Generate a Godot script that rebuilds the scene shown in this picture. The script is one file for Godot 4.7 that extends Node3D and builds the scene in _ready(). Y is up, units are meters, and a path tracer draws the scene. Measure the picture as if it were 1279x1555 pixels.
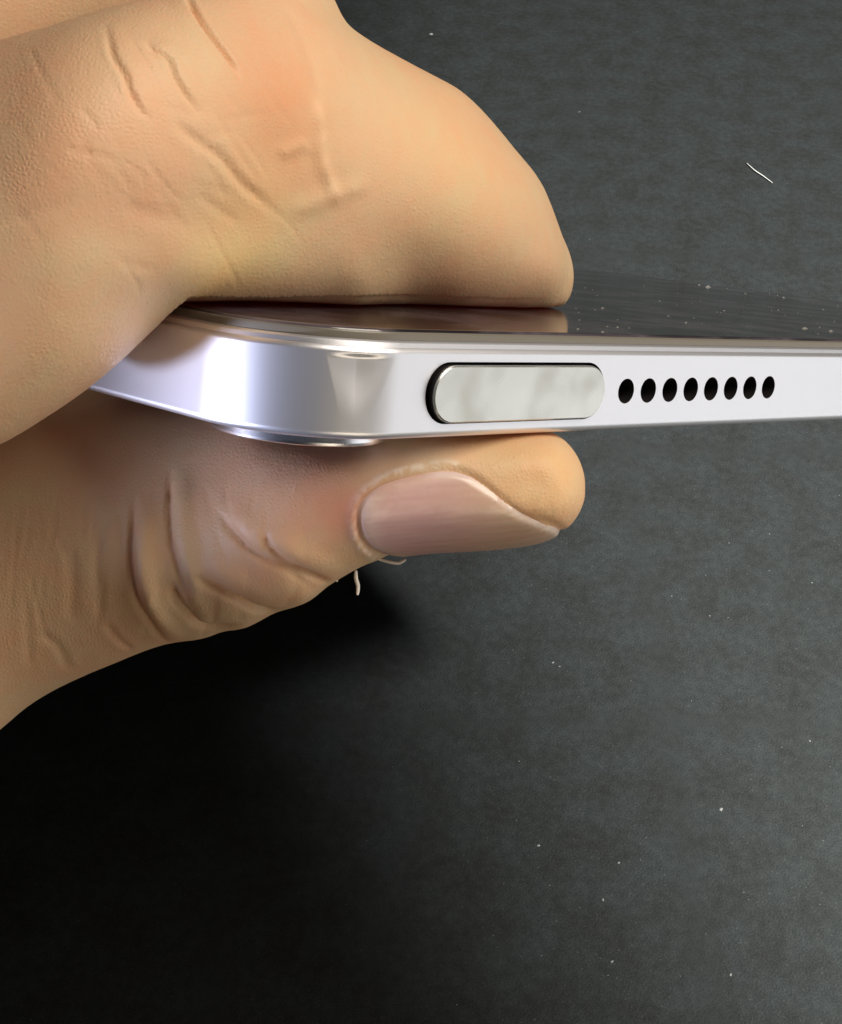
extends Node3D
# A hand pinching the corner of a tablet above a dark mat.  Lengths in the builders are millimetres.
# The hand is modelled in the axes of the camera's mount (x right, y up, z back); the tablet in its own axes.

const MM := 0.001
const FPX := 2400.0          # focal length in pixels of the 1279 x 1555 photograph
var mount: Transform3D       # where the camera stands above the mat

# ------------------------------------------------------------------ small helpers
func tag(o: Node, label: String, category: String, group := "") -> void:
	o.set_meta("label", label)
	o.set_meta("category", category)
	if group:
		o.set_meta("group", group)

func mesh_node(called: String, mesh: Mesh, material: Material, parent: Node = self) -> MeshInstance3D:
	var o := MeshInstance3D.new()
	o.name = called
	o.mesh = mesh
	o.material_override = material
	parent.add_child(o, true)
	return o

func tri(st: SurfaceTool, a: Vector3, b: Vector3, c: Vector3, na: Vector3, nb: Vector3, nc: Vector3) -> void:
	if (c - a).cross(b - a).dot(na + nb + nc) < 0.0:
		var t := b; b = c; c = t
		var tn := nb; nb = nc; nc = tn
	st.set_normal(na); st.add_vertex(a * MM)
	st.set_normal(nb); st.add_vertex(b * MM)
	st.set_normal(nc); st.add_vertex(c * MM)

func quad(st: SurfaceTool, a: Vector3, b: Vector3, c: Vector3, d: Vector3, na: Vector3, nb: Vector3, nc: Vector3, nd: Vector3) -> void:
	tri(st, a, b, c, na, nb, nc)
	tri(st, a, c, d, na, nc, nd)

func new_st() -> SurfaceTool:
	var st := SurfaceTool.new()
	st.begin(Mesh.PRIMITIVE_TRIANGLES)
	return st

func lin(r: float, g: float, b: float) -> Color:
	return Color(r, g, b).linear_to_srgb()

func area_light(called: String, at: Vector3, to: Vector3, w: float, h: float, energy: float, color: Color) -> void:
	var l := AreaLight3D.new()
	l.name = called
	l.area_size = Vector2(w, h) * MM
	l.area_normalize_energy = false
	l.light_energy = energy
	l.light_color = color
	l.shadow_enabled = true
	l.area_range = 3.0
	add_child(l)
	l.look_at_from_position(mount * (at * MM), mount * (to * MM), mount.basis.y)

func spot_light(called: String, at: Vector3, to: Vector3, angle: float, soft: float, size: float, energy: float, color: Color) -> void:
	var l := SpotLight3D.new()
	l.name = called
	l.light_energy = energy
	l.light_color = color
	l.light_size = size
	l.spot_angle = angle
	l.spot_angle_attenuation = soft
	l.spot_range = 3.0
	l.spot_attenuation = 2.0
	l.shadow_enabled = true
	add_child(l)
	l.look_at_from_position(mount * (at * MM), mount * (to * MM), mount.basis.y)

# ------------------------------------------------------------------ textures
func noise(seed_: int, freq: float, oct := 4, kind := FastNoiseLite.TYPE_SIMPLEX_SMOOTH) -> FastNoiseLite:
	var n := FastNoiseLite.new()
	n.seed = seed_
	n.noise_type = kind
	n.frequency = freq
	n.fractal_type = FastNoiseLite.FRACTAL_FBM if oct > 1 else FastNoiseLite.FRACTAL_NONE
	n.fractal_octaves = maxi(oct, 1)
	return n

func tiled(n: FastNoiseLite, size: int) -> Image:
	return n.get_seamless_image(size, size, false, false, 0.15, true)

func mat_textures() -> Array:
	var size := 1024
	var big := tiled(noise(3, 0.006, 4), size)
	var mid := tiled(noise(4, 0.03, 3), size)
	var fine := tiled(noise(5, 0.16, 2), size)
	var dots := tiled(noise(6, 0.09, 2), size)
	var warp := tiled(noise(8, 0.012, 2), size)
	var col := Image.create_empty(size, size, false, Image.FORMAT_RGB8)
	var hgt := Image.create_empty(size, size, false, Image.FORMAT_RGB8)
	for y in size:
		for x in size:
			var b := big.get_pixel(x, y).r
			var m := mid.get_pixel(x, y).r
			var f := fine.get_pixel(x, y).r
			var d := dots.get_pixel(x, y).r
			var w := warp.get_pixel(x, y).r
			var v := 0.104 + 0.03 * (b - 0.5) + 0.03 * (m - 0.5) + 0.045 * (f - 0.5)
			if d > 0.79:
				v += (d - 0.79) * 0.5
			var cool := (b - 0.5) * 0.010
			col.set_pixel(x, y, Color(v - cool - 0.004, v + 0.003, v + 0.003 + cool * 0.3))
			var weave := 0.5 + 0.5 * sin((x + y) * TAU * 82.0 / size + w * 9.0)
			var ribs := 0.5 + 0.5 * sin((x - y) * TAU * 61.0 / size + m * 4.0)
			var h := 0.5 * f + 0.3 * m + 0.10 * weave * smoothstep(0.5, 0.75, w) + 0.05 * ribs * smoothstep(0.6, 0.3, w)
			hgt.set_pixel(x, y, Color(h, h, h))
	col.generate_mipmaps()
	return [ImageTexture.create_from_image(col), ImageTexture.create_from_image(hgt)]

func smear_texture() -> ImageTexture:
	# thin film of dust and finger grease on dark glass
	var size := 512
	var a := tiled(noise(61, 0.012, 4), size)
	var b := tiled(noise(62, 0.05, 3), size)
	var im := Image.create_empty(size, size, false, Image.FORMAT_RGB8)
	for y in size:
		for x in size:
			var v := smoothstep(0.30, 0.70, a.get_pixel(x, y).r) * (0.4 + 0.6 * b.get_pixel(x, y).r)
			im.set_pixel(x, y, Color(0.15 + 0.26 * v, 0.14 + 0.235 * v, 0.155 + 0.255 * v))
	im.generate_mipmaps()
	return ImageTexture.create_from_image(im)

func grain_texture(seed_: int, freq: float, size := 512, kind := FastNoiseLite.TYPE_SIMPLEX_SMOOTH, oct := 3) -> ImageTexture:
	return ImageTexture.create_from_image(tiled(noise(seed_, freq, oct, kind), size))

# ------------------------------------------------------------------ tablet, in its own axes: x along the short edge, y up from its back, z towards the viewer
const TAB_R := 8.0
const TAB_W := 134.8
const TAB_L := 195.4
const TAB_H := 6.3
var tab_from_hand: Transform3D    # mm to mm

func outline_point(i: int, n: int, inset: float) -> Array:
	# n steps per corner; the plan runs round the four corners; returns [point (x, z), outward]
	var k := int(i / (n + 1)) % 4
	var a := PI / 2.0 * (float(i % (n + 1)) / n)
	var centre: Vector2
	var dir: Vector2
	match k:
		0: centre = Vector2(TAB_R, -TAB_R); dir = Vector2(-cos(a), sin(a))
		1: centre = Vector2(TAB_W - TAB_R, -TAB_R); dir = Vector2(sin(a), cos(a))
		2: centre = Vector2(TAB_W - TAB_R, -TAB_L + TAB_R); dir = Vector2(cos(a), -sin(a))
		_: centre = Vector2(TAB_R, -TAB_L + TAB_R); dir = Vector2(-sin(a), -cos(a))
	return [centre + dir * (TAB_R - inset), dir]

func loft(st: SurfaceTool, profile: Array, normals: Array, skip_front := false, from := 0) -> void:
	var n := 40
	var total := 4 * (n + 1)
	for i in range(from, total):
		var j := (i + 1) % total
		if skip_front and i == n:
			continue
		for s in profile.size() - 1:
			var p0: Vector2 = profile[s]
			var p1: Vector2 = profile[s + 1]
			var n0: Vector2 = normals[s]
			var n1: Vector2 = normals[s + 1]
			var a0 := outline_point(i, n, p0.x); var b0 := outline_point(j, n, p0.x)
			var a1 := outline_point(i, n, p1.x); var b1 := outline_point(j, n, p1.x)
			quad(st, Vector3(a0[0].x, p0.y, a0[0].y), Vector3(b0[0].x, p0.y, b0[0].y), Vector3(b1[0].x, p1.y, b1[0].y), Vector3(a1[0].x, p1.y, a1[0].y),
				Vector3(a0[1].x * n0.x, n0.y, a0[1].y * n0.x), Vector3(b0[1].x * n0.x, n0.y, b0[1].y * n0.x), Vector3(b1[1].x * n1.x, n1.y, b1[1].y * n1.x), Vector3(a1[1].x * n1.x, n1.y, a1[1].y * n1.x))

func dent(a: float, h: float) -> float:
	# a knocked place on the corner: sharp on its left, running out to the right (a in degrees round the corner)
	var edge := lerpf(55.5, 65.0, clampf((4.95 - h) / 4.15, 0.0, 1.0))
	var right := lerpf(88.0, 76.0, clampf((4.95 - h) / 4.15, 0.0, 1.0))
	if a < edge or a > right: return 0.0
	var top := lerpf(edge, right, 0.42)
	var in_ := (a - edge) / (top - edge) if a < top else 1.0 - smoothstep(top, right, a)
	return 0.24 * in_ * smoothstep(0.9, 4.2, h) * smoothstep(4.95, 4.6, h)

func corner_at(a: float, h: float) -> Vector3:
	var r := deg_to_rad(a)
	var d := Vector2(-cos(r), sin(r))
	var p := Vector2(TAB_R, -TAB_R) + d * (TAB_R - dent(a, h))
	return Vector3(p.x, h, p.y)

func dented_corner(st: SurfaceTool) -> void:
	var na := 180
	var nh := 40
	var pts := []
	for i in na + 1:
		var row := []
		for k in nh + 1:
			var a := 90.0 * i / na
			var h := lerpf(0.8, 4.95, float(k) / nh)
			var u := corner_at(a + 0.25, h) - corner_at(a - 0.25, h)
			var v := corner_at(a, h + 0.03) - corner_at(a, h - 0.03)
			row.append([corner_at(a, h), u.cross(v).normalized()])
		pts.append(row)
	for i in na:
		for k in nh:
			var p: Array = pts[i][k]; var q: Array = pts[i + 1][k]; var r: Array = pts[i + 1][k + 1]; var t: Array = pts[i][k + 1]
			quad(st, p[0], q[0], r[0], t[0], p[1], q[1], r[1], t[1])

func cap(st: SurfaceTool, inset: float, y: float, up: float) -> void:
	var n := 40
	var total := 4 * (n + 1)
	var c := Vector3(TAB_W / 2, y, -TAB_L / 2)
	for i in total:
		var a := outline_point(i, n, inset); var b := outline_point((i + 1) % total, n, inset)
		tri(st, c, Vector3(a[0].x, y, a[0].y), Vector3(b[0].x, y, b[0].y), Vector3.UP * up, Vector3.UP * up, Vector3.UP * up)

func stadium(c: Vector2, half_w: float, half_h: float, grow := 0.0, n := 20) -> PackedVector2Array:
	var pts := PackedVector2Array()
	var r := half_h + grow
	var s := half_w - half_h
	for k in n + 1:
		pts.append(c + Vector2(s, 0) + Vector2.from_angle(-PI / 2 + PI * k / n) * r)
	for k in 6:
		pts.append(c + Vector2(lerpf(s, -s, (k + 1) / 7.0), r))
	for k in n + 1:
		pts.append(c + Vector2(-s, 0) + Vector2.from_angle(PI / 2 + PI * k / n) * r)
	for k in 6:
		pts.append(c + Vector2(lerpf(-s, s, (k + 1) / 7.0), -r))
	return pts

func holed_panel(st: SurfaceTool, lo: Vector2, hi: Vector2, c: Vector2, half_w: float, half_h: float, loop: PackedVector2Array) -> void:
	# a flat rectangle of the front side (z = 0) with an opening of the loop's shape
	var angles := []
	for p in loop:
		angles.append((p - c).angle())
	for q in [lo, hi, Vector2(lo.x, hi.y), Vector2(hi.x, lo.y)]:
		angles.append((q - c).angle())
	angles.sort()
	var inner := PackedVector2Array()
	var outer := PackedVector2Array()
	for a in angles:
		var d := Vector2.from_angle(a)
		var t := 1e9
		if absf(d.x) > 1e-6: t = minf(t, ((hi.x if d.x > 0 else lo.x) - c.x) / d.x)
		if absf(d.y) > 1e-6: t = minf(t, ((hi.y if d.y > 0 else lo.y) - c.y) / d.y)
		outer.append(c + d * t)
		var u0 := 0.0
		var u1 := half_w + half_h
		for it in 40:
			var m := (u0 + u1) / 2
			var q: Vector2 = d * m
			var away := Vector2(maxf(absf(q.x) - (half_w - half_h), 0.0), q.y).length() - half_h
			if away < 0.0: u0 = m
			else: u1 = m
		inner.append(c + d * u0)
	var nz := Vector3(0, 0, 1)
	for i in inner.size():
		var j := (i + 1) % inner.size()
		quad(st, Vector3(inner[i].x, inner[i].y, 0), Vector3(outer[i].x, outer[i].y, 0), Vector3(outer[j].x, outer[j].y, 0), Vector3(inner[j].x, inner[j].y, 0), nz, nz, nz, nz)

func plate(st: SurfaceTool, u0: float, u1: float, h0: float, h1: float) -> void:
	var nz := Vector3(0, 0, 1)
	quad(st, Vector3(u0, h0, 0), Vector3(u1, h0, 0), Vector3(u1, h1, 0), Vector3(u0, h1, 0), nz, nz, nz, nz)

func cup(loop: PackedVector2Array, c: Vector2, depth: float) -> ArrayMesh:
	# the inner wall and floor of an opening
	var st := new_st()
	for i in loop.size():
		var a := loop[i]
		var b := loop[(i + 1) % loop.size()]
		var na := Vector3(c.x - a.x, c.y - a.y, 0).normalized()
		quad(st, Vector3(a.x, a.y, -0.003), Vector3(b.x, b.y, -0.003), Vector3(b.x, b.y, -depth), Vector3(a.x, a.y, -depth), na, na, na, na)
		tri(st, Vector3(c.x, c.y, -depth), Vector3(a.x, a.y, -depth), Vector3(b.x, b.y, -depth), Vector3(0, 0, 1), Vector3(0, 0, 1), Vector3(0, 0, 1))
	return st.commit()

func raised(loop_of: Callable, profile: Array) -> ArrayMesh:
	# a pad whose outline is loop_of.call(grow); the profile holds (grow, z) from foot to crown, closed by a flat face
	var st := new_st()
	var loops := []
	for p in profile:
		loops.append(loop_of.call(p.x))
	for s in profile.size() - 1:
		var l0: PackedVector2Array = loops[s]
		var l1: PackedVector2Array = loops[s + 1]
		var d: Vector2 = profile[s + 1] - profile[s]
		for i in l0.size():
			var j := (i + 1) % l0.size()
			var pn := l0[(i + l0.size() - 1) % l0.size()]
			var ti := (l0[j] - pn).normalized()
			var tj := (l0[(j + 1) % l0.size()] - l0[i]).normalized()
			var ni := Vector3(ti.y * d.y, -ti.x * d.y, -d.x).normalized()
			var nj := Vector3(tj.y * d.y, -tj.x * d.y, -d.x).normalized()
			quad(st, Vector3(l0[i].x, l0[i].y, profile[s].y), Vector3(l0[j].x, l0[j].y, profile[s].y), Vector3(l1[j].x, l1[j].y, profile[s + 1].y), Vector3(l1[i].x, l1[i].y, profile[s + 1].y), ni, nj, nj, ni)
	var last: PackedVector2Array = loops[-1]
	var z: float = profile[-1].y
	var c := Vector2.ZERO
	for p in last: c += p / last.size()
	for i in last.size():
		var j := (i + 1) % last.size()
		tri(st, Vector3(c.x, c.y, z), Vector3(last[i].x, last[i].y, z), Vector3(last[j].x, last[j].y, z), Vector3(0, 0, 1), Vector3(0, 0, 1), Vector3(0, 0, 1))
	return st.commit()

func build_tablet() -> void:
	var root := Node3D.new()
	root.name = "tablet"
	add_child(root)
	root.transform = mount * Transform3D(tablet_basis(), tablet_corner() * MM)
	tag(root, "silver aluminium tablet held by its rounded corner, pill-shaped button and speaker holes on its edge", "tablet")

	var metal := StandardMaterial3D.new()
	metal.albedo_color = lin(0.80, 0.81, 0.865)
	metal.metallic = 0.92
	metal.roughness = 0.39
	metal.normal_enabled = true
	var gi := tiled(noise(21, 0.35, 2), 512)
	gi.bump_map_to_normal_map(0.6)
	metal.normal_texture = ImageTexture.create_from_image(gi)
	metal.normal_scale = 0.4
	metal.uv1_triplanar = true
	metal.uv1_scale = Vector3.ONE * 95.0

	var st := new_st()
	# back face edge, rounded
	loft(st, [Vector2(0.55, 0.0), Vector2(0.30, 0.06), Vector2(0.10, 0.22), Vector2(0.0, 0.5), Vector2(0, 0.8)], [Vector2(0.1, -1), Vector2(0.4, -0.92), Vector2(0.8, -0.6), Vector2(1, 0), Vector2(1, 0)])
	cap(st, 0.55, 0.0, -1.0)
	# side
	loft(st, [Vector2(0, 0.8), Vector2(0, 4.95)], [Vector2(1, 0), Vector2(1, 0)], true, 40)
	dented_corner(st)
	# polished chamfer: two facets and a lip
	loft(st, [Vector2(0, 4.95), Vector2(0.05, 5.12)], [Vector2(1, 0.05), Vector2(0.86, 0.5)])
	loft(st, [Vector2(0.05, 5.12), Vector2(0.16, 5.27)], [Vector2(0.86, 0.5), Vector2(0.72, 0.69)])
	loft(st, [Vector2(0.16, 5.27), Vector2(0.20, 5.36), Vector2(0.24, 5.52)], [Vector2(0.97, 0.2), Vector2(0.97, 0.2), Vector2(0.97, 0.2)])
	loft(st, [Vector2(0.24, 5.52), Vector2(0.36, 5.66), Vector2(0.62, 5.70)], [Vector2(0.8, 0.6), Vector2(0.5, 0.86), Vector2(0, 1)])
	# the short side that faces the viewer, with its openings
	var h0 := 0.8
	var h1 := 4.95
	var bc := Vector2(18.27, 2.68)
	plate(st, TAB_R, 9.0, h0, h1)
	holed_panel(st, Vector2(9.0, h0), Vector2(27.2, h1), bc, 8.13, 1.83, stadium(bc, 8.13, 1.83))
	var holes := []
	for k in 8:
		holes.append(Vector2(28.73 + 2.387 * k, 2.63 + 0.015 * k))
	plate(st, 27.2, holes[0].x - 1.19, h0, h1)
	for k in 8:
		var c: Vector2 = holes[k]
		var left := c.x - 1.1935 if k else c.x - 1.19
		holed_panel(st, Vector2(left, h0), Vector2(c.x + 1.1935, h1), c, 0.83, 0.83, stadium(c, 0.8301, 0.83, 0.0, 14))
	plate(st, holes[7].x + 1.1935, TAB_W - TAB_R, h0, h1)
	mesh_node("housing", st.commit(), metal, root)

	var dark := StandardMaterial3D.new()
	dark.albedo_color = lin(0.012, 0.010, 0.011)
	dark.roughness = 0.55
	for k in 8:
		var c: Vector2 = holes[k]
		mesh_node("speaker_hole", cup(stadium(c, 0.8301, 0.83, 0.0, 14), c, 2.2), dark, root)

	# glass, its edge and the gasket below it
	var gasket := StandardMaterial3D.new()
	gasket.albedo_color = lin(0.16, 0.145, 0.12)
	gasket.roughness = 0.35
	st = new_st()
	loft(st, [Vector2(0.40, 5.68), Vector2(0.40, 6.02), Vector2(0.50, 6.14)], [Vector2(1, 0), Vector2(1, 0.1), Vector2(0.7, 0.7)])
	mesh_node("gasket", st.commit(), gasket, root)
	var glass := StandardMaterial3D.new()
	glass.albedo_color = lin(0.006, 0.006, 0.008)
	glass.roughness = 0.06
	glass.metallic_specular = 0.6
	var smeared := glass.duplicate() as StandardMaterial3D
	smeared.albedo_color = Color(1, 1, 1)
	smeared.albedo_texture = smear_texture()
	smeared.roughness = 0.10
	smeared.uv1_triplanar = true
	smeared.uv1_scale = Vector3.ONE * 14.0
	st = new_st()
	loft(st, [Vector2(0.50, 6.12), Vector2(0.53, 6.22), Vector2(0.62, 6.28), Vector2(0.8, 6.3)], [Vector2(0.95, 0.3), Vector2(0.8, 0.6), Vector2(0.4, 0.9), Vector2(0, 1)])
	cap(st, 0.8, 6.3, 1.0)
	mesh_node("screen_glass", st.commit(), smeared, root)

	# button: a raised pill with a gap round it
	var btn := StandardMaterial3D.new()
	btn.albedo_color = lin(0.56, 0.575, 0.56)
	btn.metallic = 0.75
	btn.roughness = 0.24
	btn.roughness_texture = grain_texture(31, 0.012, 256)
	btn.roughness_texture_channel = BaseMaterial3D.TEXTURE_CHANNEL_RED
	btn.uv1_triplanar = true
	btn.uv1_scale = Vector3.ONE * 60.0
	btn.roughness = 0.55
	var slot := mesh_node("button_slot", cup(stadium(bc, 8.13, 1.83), bc, 0.9), dark, root)
	slot.set_meta("label", "black gap round the button")
	var b2 := Vector2(18.19, 2.66)
	var button := mesh_node("power_button", raised(func(g: float) -> PackedVector2Array: return stadium(b2, 7.78, 1.70, g), [Vector2(0.0, 0.34), Vector2(-0.02, 0.42), Vector2(-0.09, 0.48)]), btn, root)
	button.set_meta("label", "glossy pill-shaped button with pale cloudy reflections")
	mesh_node("button_wall", raised(func(g: float) -> PackedVector2Array: return stadium(b2, 7.78, 1.70, g), [Vector2(-0.01, -0.85), Vector2(-0.01, 0.338)]), dark, button)

	# camera ring under the corner
	var lens_c := Vector2(7.7, -8.0)
	var ring := new_st()
	var prof := [Vector2(5.35, 0.05), Vector2(5.35, -0.62), Vector2(5.28, -0.78), Vector2(5.1, -0.86), Vector2(4.4, -0.86)]
	for i in 96:
		var a0 := TAU * i / 96.0
		var a1 := TAU * (i + 1) / 96.0
		for s in prof.size() - 1:
			var d: Vector2 = prof[s + 1] - prof[s]
			var e0 := Vector3(cos(a0), 0, sin(a0)); var e1 := Vector3(cos(a1), 0, sin(a1))
			var nr := Vector2(-d.y, d.x).normalized()
			var o := Vector3(lens_c.x, 0, lens_c.y)
			quad(ring, o + e0 * prof[s].x + Vector3.UP * prof[s].y, o + e1 * prof[s].x + Vector3.UP * prof[s].y, o + e1 * prof[s + 1].x + Vector3.UP * prof[s + 1].y, o + e0 * prof[s + 1].x + Vector3.UP * prof[s + 1].y,
				e0 * nr.x + Vector3.UP * nr.y, e1 * nr.x + Vector3.UP * nr.y, e1 * nr.x + Vector3.UP * nr.y, e0 * nr.x + Vector3.UP * nr.y)
	var shiny := metal.duplicate() as StandardMaterial3D
	shiny.roughness = 0.25
	shiny.metallic = 1.0
	var camera_ring := mesh_node("camera_ring", ring.commit(), shiny, root)
	camera_ring.set_meta("label", "bright camera ring standing out under the corner")
	var lens := CylinderMesh.new()
	lens.top_radius = 4.45 * MM; lens.bottom_radius = 4.45 * MM; lens.height = 0.4 * MM; lens.radial_segments = 64
	var lens_node := mesh_node("camera_lens", lens, glass, camera_ring)
	lens_node.position = Vector3(lens_c.x, -0.6, lens_c.y) * MM

func tablet_basis() -> Basis:
	# short edge recedes to the right, long edge recedes to the left
	var ex := Vector3(0.7132, 0.0638, -0.698)
	var ey := Vector3(0.0976, 0.9771, 0.189)
	var b := Basis(ex, ey, ex.cross(ey))
	return b.orthonormalized()

func tablet_corner() -> Vector3:
	return Vector3(-7.24, 3.56, -84.53)

# ------------------------------------------------------------------ hand
const GX := -82.0
const GY := -62.0
const GS := 0.6
const GNX := 214
const GNY := 196
var d_upper := PackedFloat32Array()
var d_thumb := PackedFloat32Array()
var poly_upper := PackedVector2Array()
var poly_thumb := PackedVector2Array()
var bones := []             # [a, b, ra, rb, blend]
const RU := 12.0
const KU := 1.12
const RT := 9.0
const KT := 1.15

func smax(a: float, b: float, k: float) -> float:
	var h := maxf(k - absf(a - b), 0.0) / k
	return maxf(a, b) + h * h * k * 0.25

func smin(a: float, b: float, k: float) -> float:
	var h := maxf(k - absf(a - b), 0.0) / k
	return minf(a, b) - h * h * k * 0.25

func depth_at(x: float) -> float:
	# the fingers lie along the tablet's short edge, so they recede to the right; the palm comes level
	return smax(109.6 + 1.42 * x, 88.5 + 0.05 * x, 5.0)

func thumb_depth(x: float) -> float:
	return 102.5 + 0.12 * x + 21.0 * (1.0 - exp(-smax(0.0, -7.0 - x, 4.0) * 0.05))

func plan(px: float, py: float, thumb := false) -> Vector2:
	# millimetres in the finger's own middle sheet
	var d := 95.0
	for k in 30:
		var x := (px - 639.5) / FPX * d
		d = thumb_depth(x) if thumb else depth_at(x)
	return Vector2((px - 639.5) / FPX * d, (777.5 - py) / FPX * d)

func outline(pts: PackedVector2Array, thumb := false) -> PackedVector2Array:
	var out := PackedVector2Array()
	var n := pts.size()
	for i in n:
		var p0 := plan(pts[(i + n - 1) % n].x, pts[(i + n - 1) % n].y, thumb)
		var p1 := plan(pts[i].x, pts[i].y, thumb)
		var p2 := plan(pts[(i + 1) % n].x, pts[(i + 1) % n].y, thumb)
		var p3 := plan(pts[(i + 2) % n].x, pts[(i + 2) % n].y, thumb)
		for k in 3:
			var q := p1.cubic_interpolate(p2, p0, p3, k / 3.0)
			out.append(q)
	return out

func poly_distance(p: Vector2, poly: PackedVector2Array) -> float:
	# inside positive
	var best := 1e18
	var inside := false
	var n := poly.size()
	var a := poly[n - 1]
	for i in n:
		var b := poly[i]
		var e := b - a
		var w := p - a
		var t := clampf(w.dot(e) / maxf(e.length_squared(), 1e-9), 0.0, 1.0)
		var q := (w - e * t).length_squared()
		if q < best: best = q
		if (a.y > p.y) != (b.y > p.y) and p.x < (b.x - a.x) * (p.y - a.y) / (b.y - a.y) + a.x:
			inside = not inside
		a = b
	return sqrt(best) if inside else -sqrt(best)

var rows_u := []
var rows_t := []
func grid_row(r: int) -> void:
	var u := PackedFloat32Array(); u.resize(GNX)
	var t := PackedFloat32Array(); t.resize(GNX)
	for i in GNX:
		var p := Vector2(GX + i * GS, GY + r * GS)
		u[i] = poly_distance(p, poly_upper)
		t[i] = poly_distance(p, poly_thumb)
	rows_u[r] = u
	rows_t[r] = t

func softened(d: PackedFloat32Array) -> PackedFloat32Array:
	# rounds the ridge along the middle of the shape, leaves its outline alone
	var b := d.duplicate()
	for pass_ in 3:
		var c := b.duplicate()
		for y in range(3, GNY - 3):
			for x in range(3, GNX - 3):
				var i := y * GNX + x
				if d[i] < 1.5: continue
				c[i] = (b[i] * 2.0 + b[i - 3] + b[i + 3] + b[i - 3 * GNX] + b[i + 3 * GNX] + b[i - 2 - 2 * GNX] + b[i + 2 + 2 * GNX] + b[i - 2 + 2 * GNX] + b[i + 2 - 2 * GNX]) / 10.0
		b = c
	for i in b.size():
		b[i] = lerpf(d[i], b[i], smoothstep(1.0, 4.0, d[i]))
	return b

func look_up(g: PackedFloat32Array, x: float, y: float) -> float:
	var fx := clampf((x - GX) / GS, 0.0, GNX - 1.001)
	var fy := clampf((y - GY) / GS, 0.0, GNY - 1.001)
	var i := int(fx)
	var j := int(fy)
	fx -= i
	fy -= j
	var k := j * GNX + i
	return lerpf(lerpf(g[k], g[k + 1], fx), lerpf(g[k + GNX], g[k + GNX + 1], fx), fy)

func field(x: float, y: float, z: float) -> float:
	var dz := z + depth_at(x)
	var du := maxf(RU - look_up(d_upper, x, y), 0.0)
	var ku := lerpf(0.80, KU, smoothstep(-30.0, -10.0, x))
	var f := sqrt(du * du + dz * dz / (ku * ku)) - RU
	var dt := maxf(RT - look_up(d_thumb, x, y), 0.0)
	var zt := z + thumb_depth(x)
	f = smin(f, sqrt(dt * dt + zt * zt / (KT * KT)) - RT, 0.9)
	for b in bones:
		var a: Vector3 = b[0]
		var e: Vector3 = b[1]
		var w := Vector3(x, y, z) - a
		var t := clampf(w.dot(e) / e.length_squared(), 0.0, 1.0)
		f = smin(f, (w - e * t).length() - lerpf(b[2], b[3], t), b[4])
	# skin gives way to the tablet
	var q := tab_from_hand * Vector3(x, y, z)
	if q.y > -1.5 and q.y < TAB_H + 1.5:
		var hx := absf(q.x - TAB_W / 2) - TAB_W / 2 + TAB_R
		var hz := absf(q.z + TAB_L / 2) - TAB_L / 2 + TAB_R
		var plan_d := Vector2(maxf(hx, 0.0), maxf(hz, 0.0)).length() + minf(maxf(hx, hz), 0.0) - TAB_R
		var hy := absf(q.y - TAB_H / 2) - TAB_H / 2
		var box := Vector2(maxf(plan_d, 0.0), maxf(hy, 0.0)).length() + minf(maxf(plan_d, hy), 0.0)
		f = smax(f, 0.06 - box, 0.6)
	return f

func on_skin(px: float, py: float) -> Vector3:
	# where a line of sight through a point of the hand meets the skin
	var dir := Vector3((px - 639.5) / FPX, (777.5 - py) / FPX, -1.0)
	var t := 62.0
	for k in 60:
		var f := field(dir.x * t, dir.y * t, dir.z * t)
		if f < 0.02: break
		t += f * 0.55
		if t > 135.0: break
	if t > 135.0:
		var p := plan(px, py)
		return Vector3(p.x, p.y, -depth_at(p.x))
	return dir * t

const CELL := 0.4
const BN := 8
var jobs := []
var results := []
func block_job(n: int) -> void:
	var o: Vector3 = jobs[n]
	var s := PackedFloat32Array()
	s.resize(729)
	var at := 0
	for k in 9:
		for j in 9:
			for i in 9:
				s[at] = field(o.x + i * CELL, o.y + j * CELL, o.z + k * CELL)
				at += 1
	var verts := PackedVector3Array()
	var index := PackedInt32Array()
	index.resize(512)
	index.fill(-1)
	for k in 8:
		for j in 8:
			for i in 8:
				var b := k * 81 + j * 9 + i
				var inside := 0
				for c in 8:
					if s[b + (c & 1) + ((c >> 1) & 1) * 9 + (c >> 2) * 81] < 0.0: inside += 1
				if inside == 0 or inside == 8: continue
				var sum := Vector3.ZERO
				var count := 0
				for axis in 3:
					for m in 4:
						var c0 := Vector3i.ZERO
						c0[(axis + 1) % 3] = m & 1
						c0[(axis + 2) % 3] = m >> 1
						var c1 := c0
						c1[axis] = 1
						var f0 := s[b + c0.x + c0.y * 9 + c0.z * 81]
						var f1 := s[b + c1.x + c1.y * 9 + c1.z * 81]
						if (f0 < 0.0) != (f1 < 0.0):
							sum += Vector3(c0).lerp(Vector3(c1), f0 / (f0 - f1))
							count += 1
				index[k * 64 + j * 8 + i] = verts.size()
				verts.append(o + (Vector3(i, j, k) + sum / count) * CELL)
	results[n] = [s, verts, index]

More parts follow.
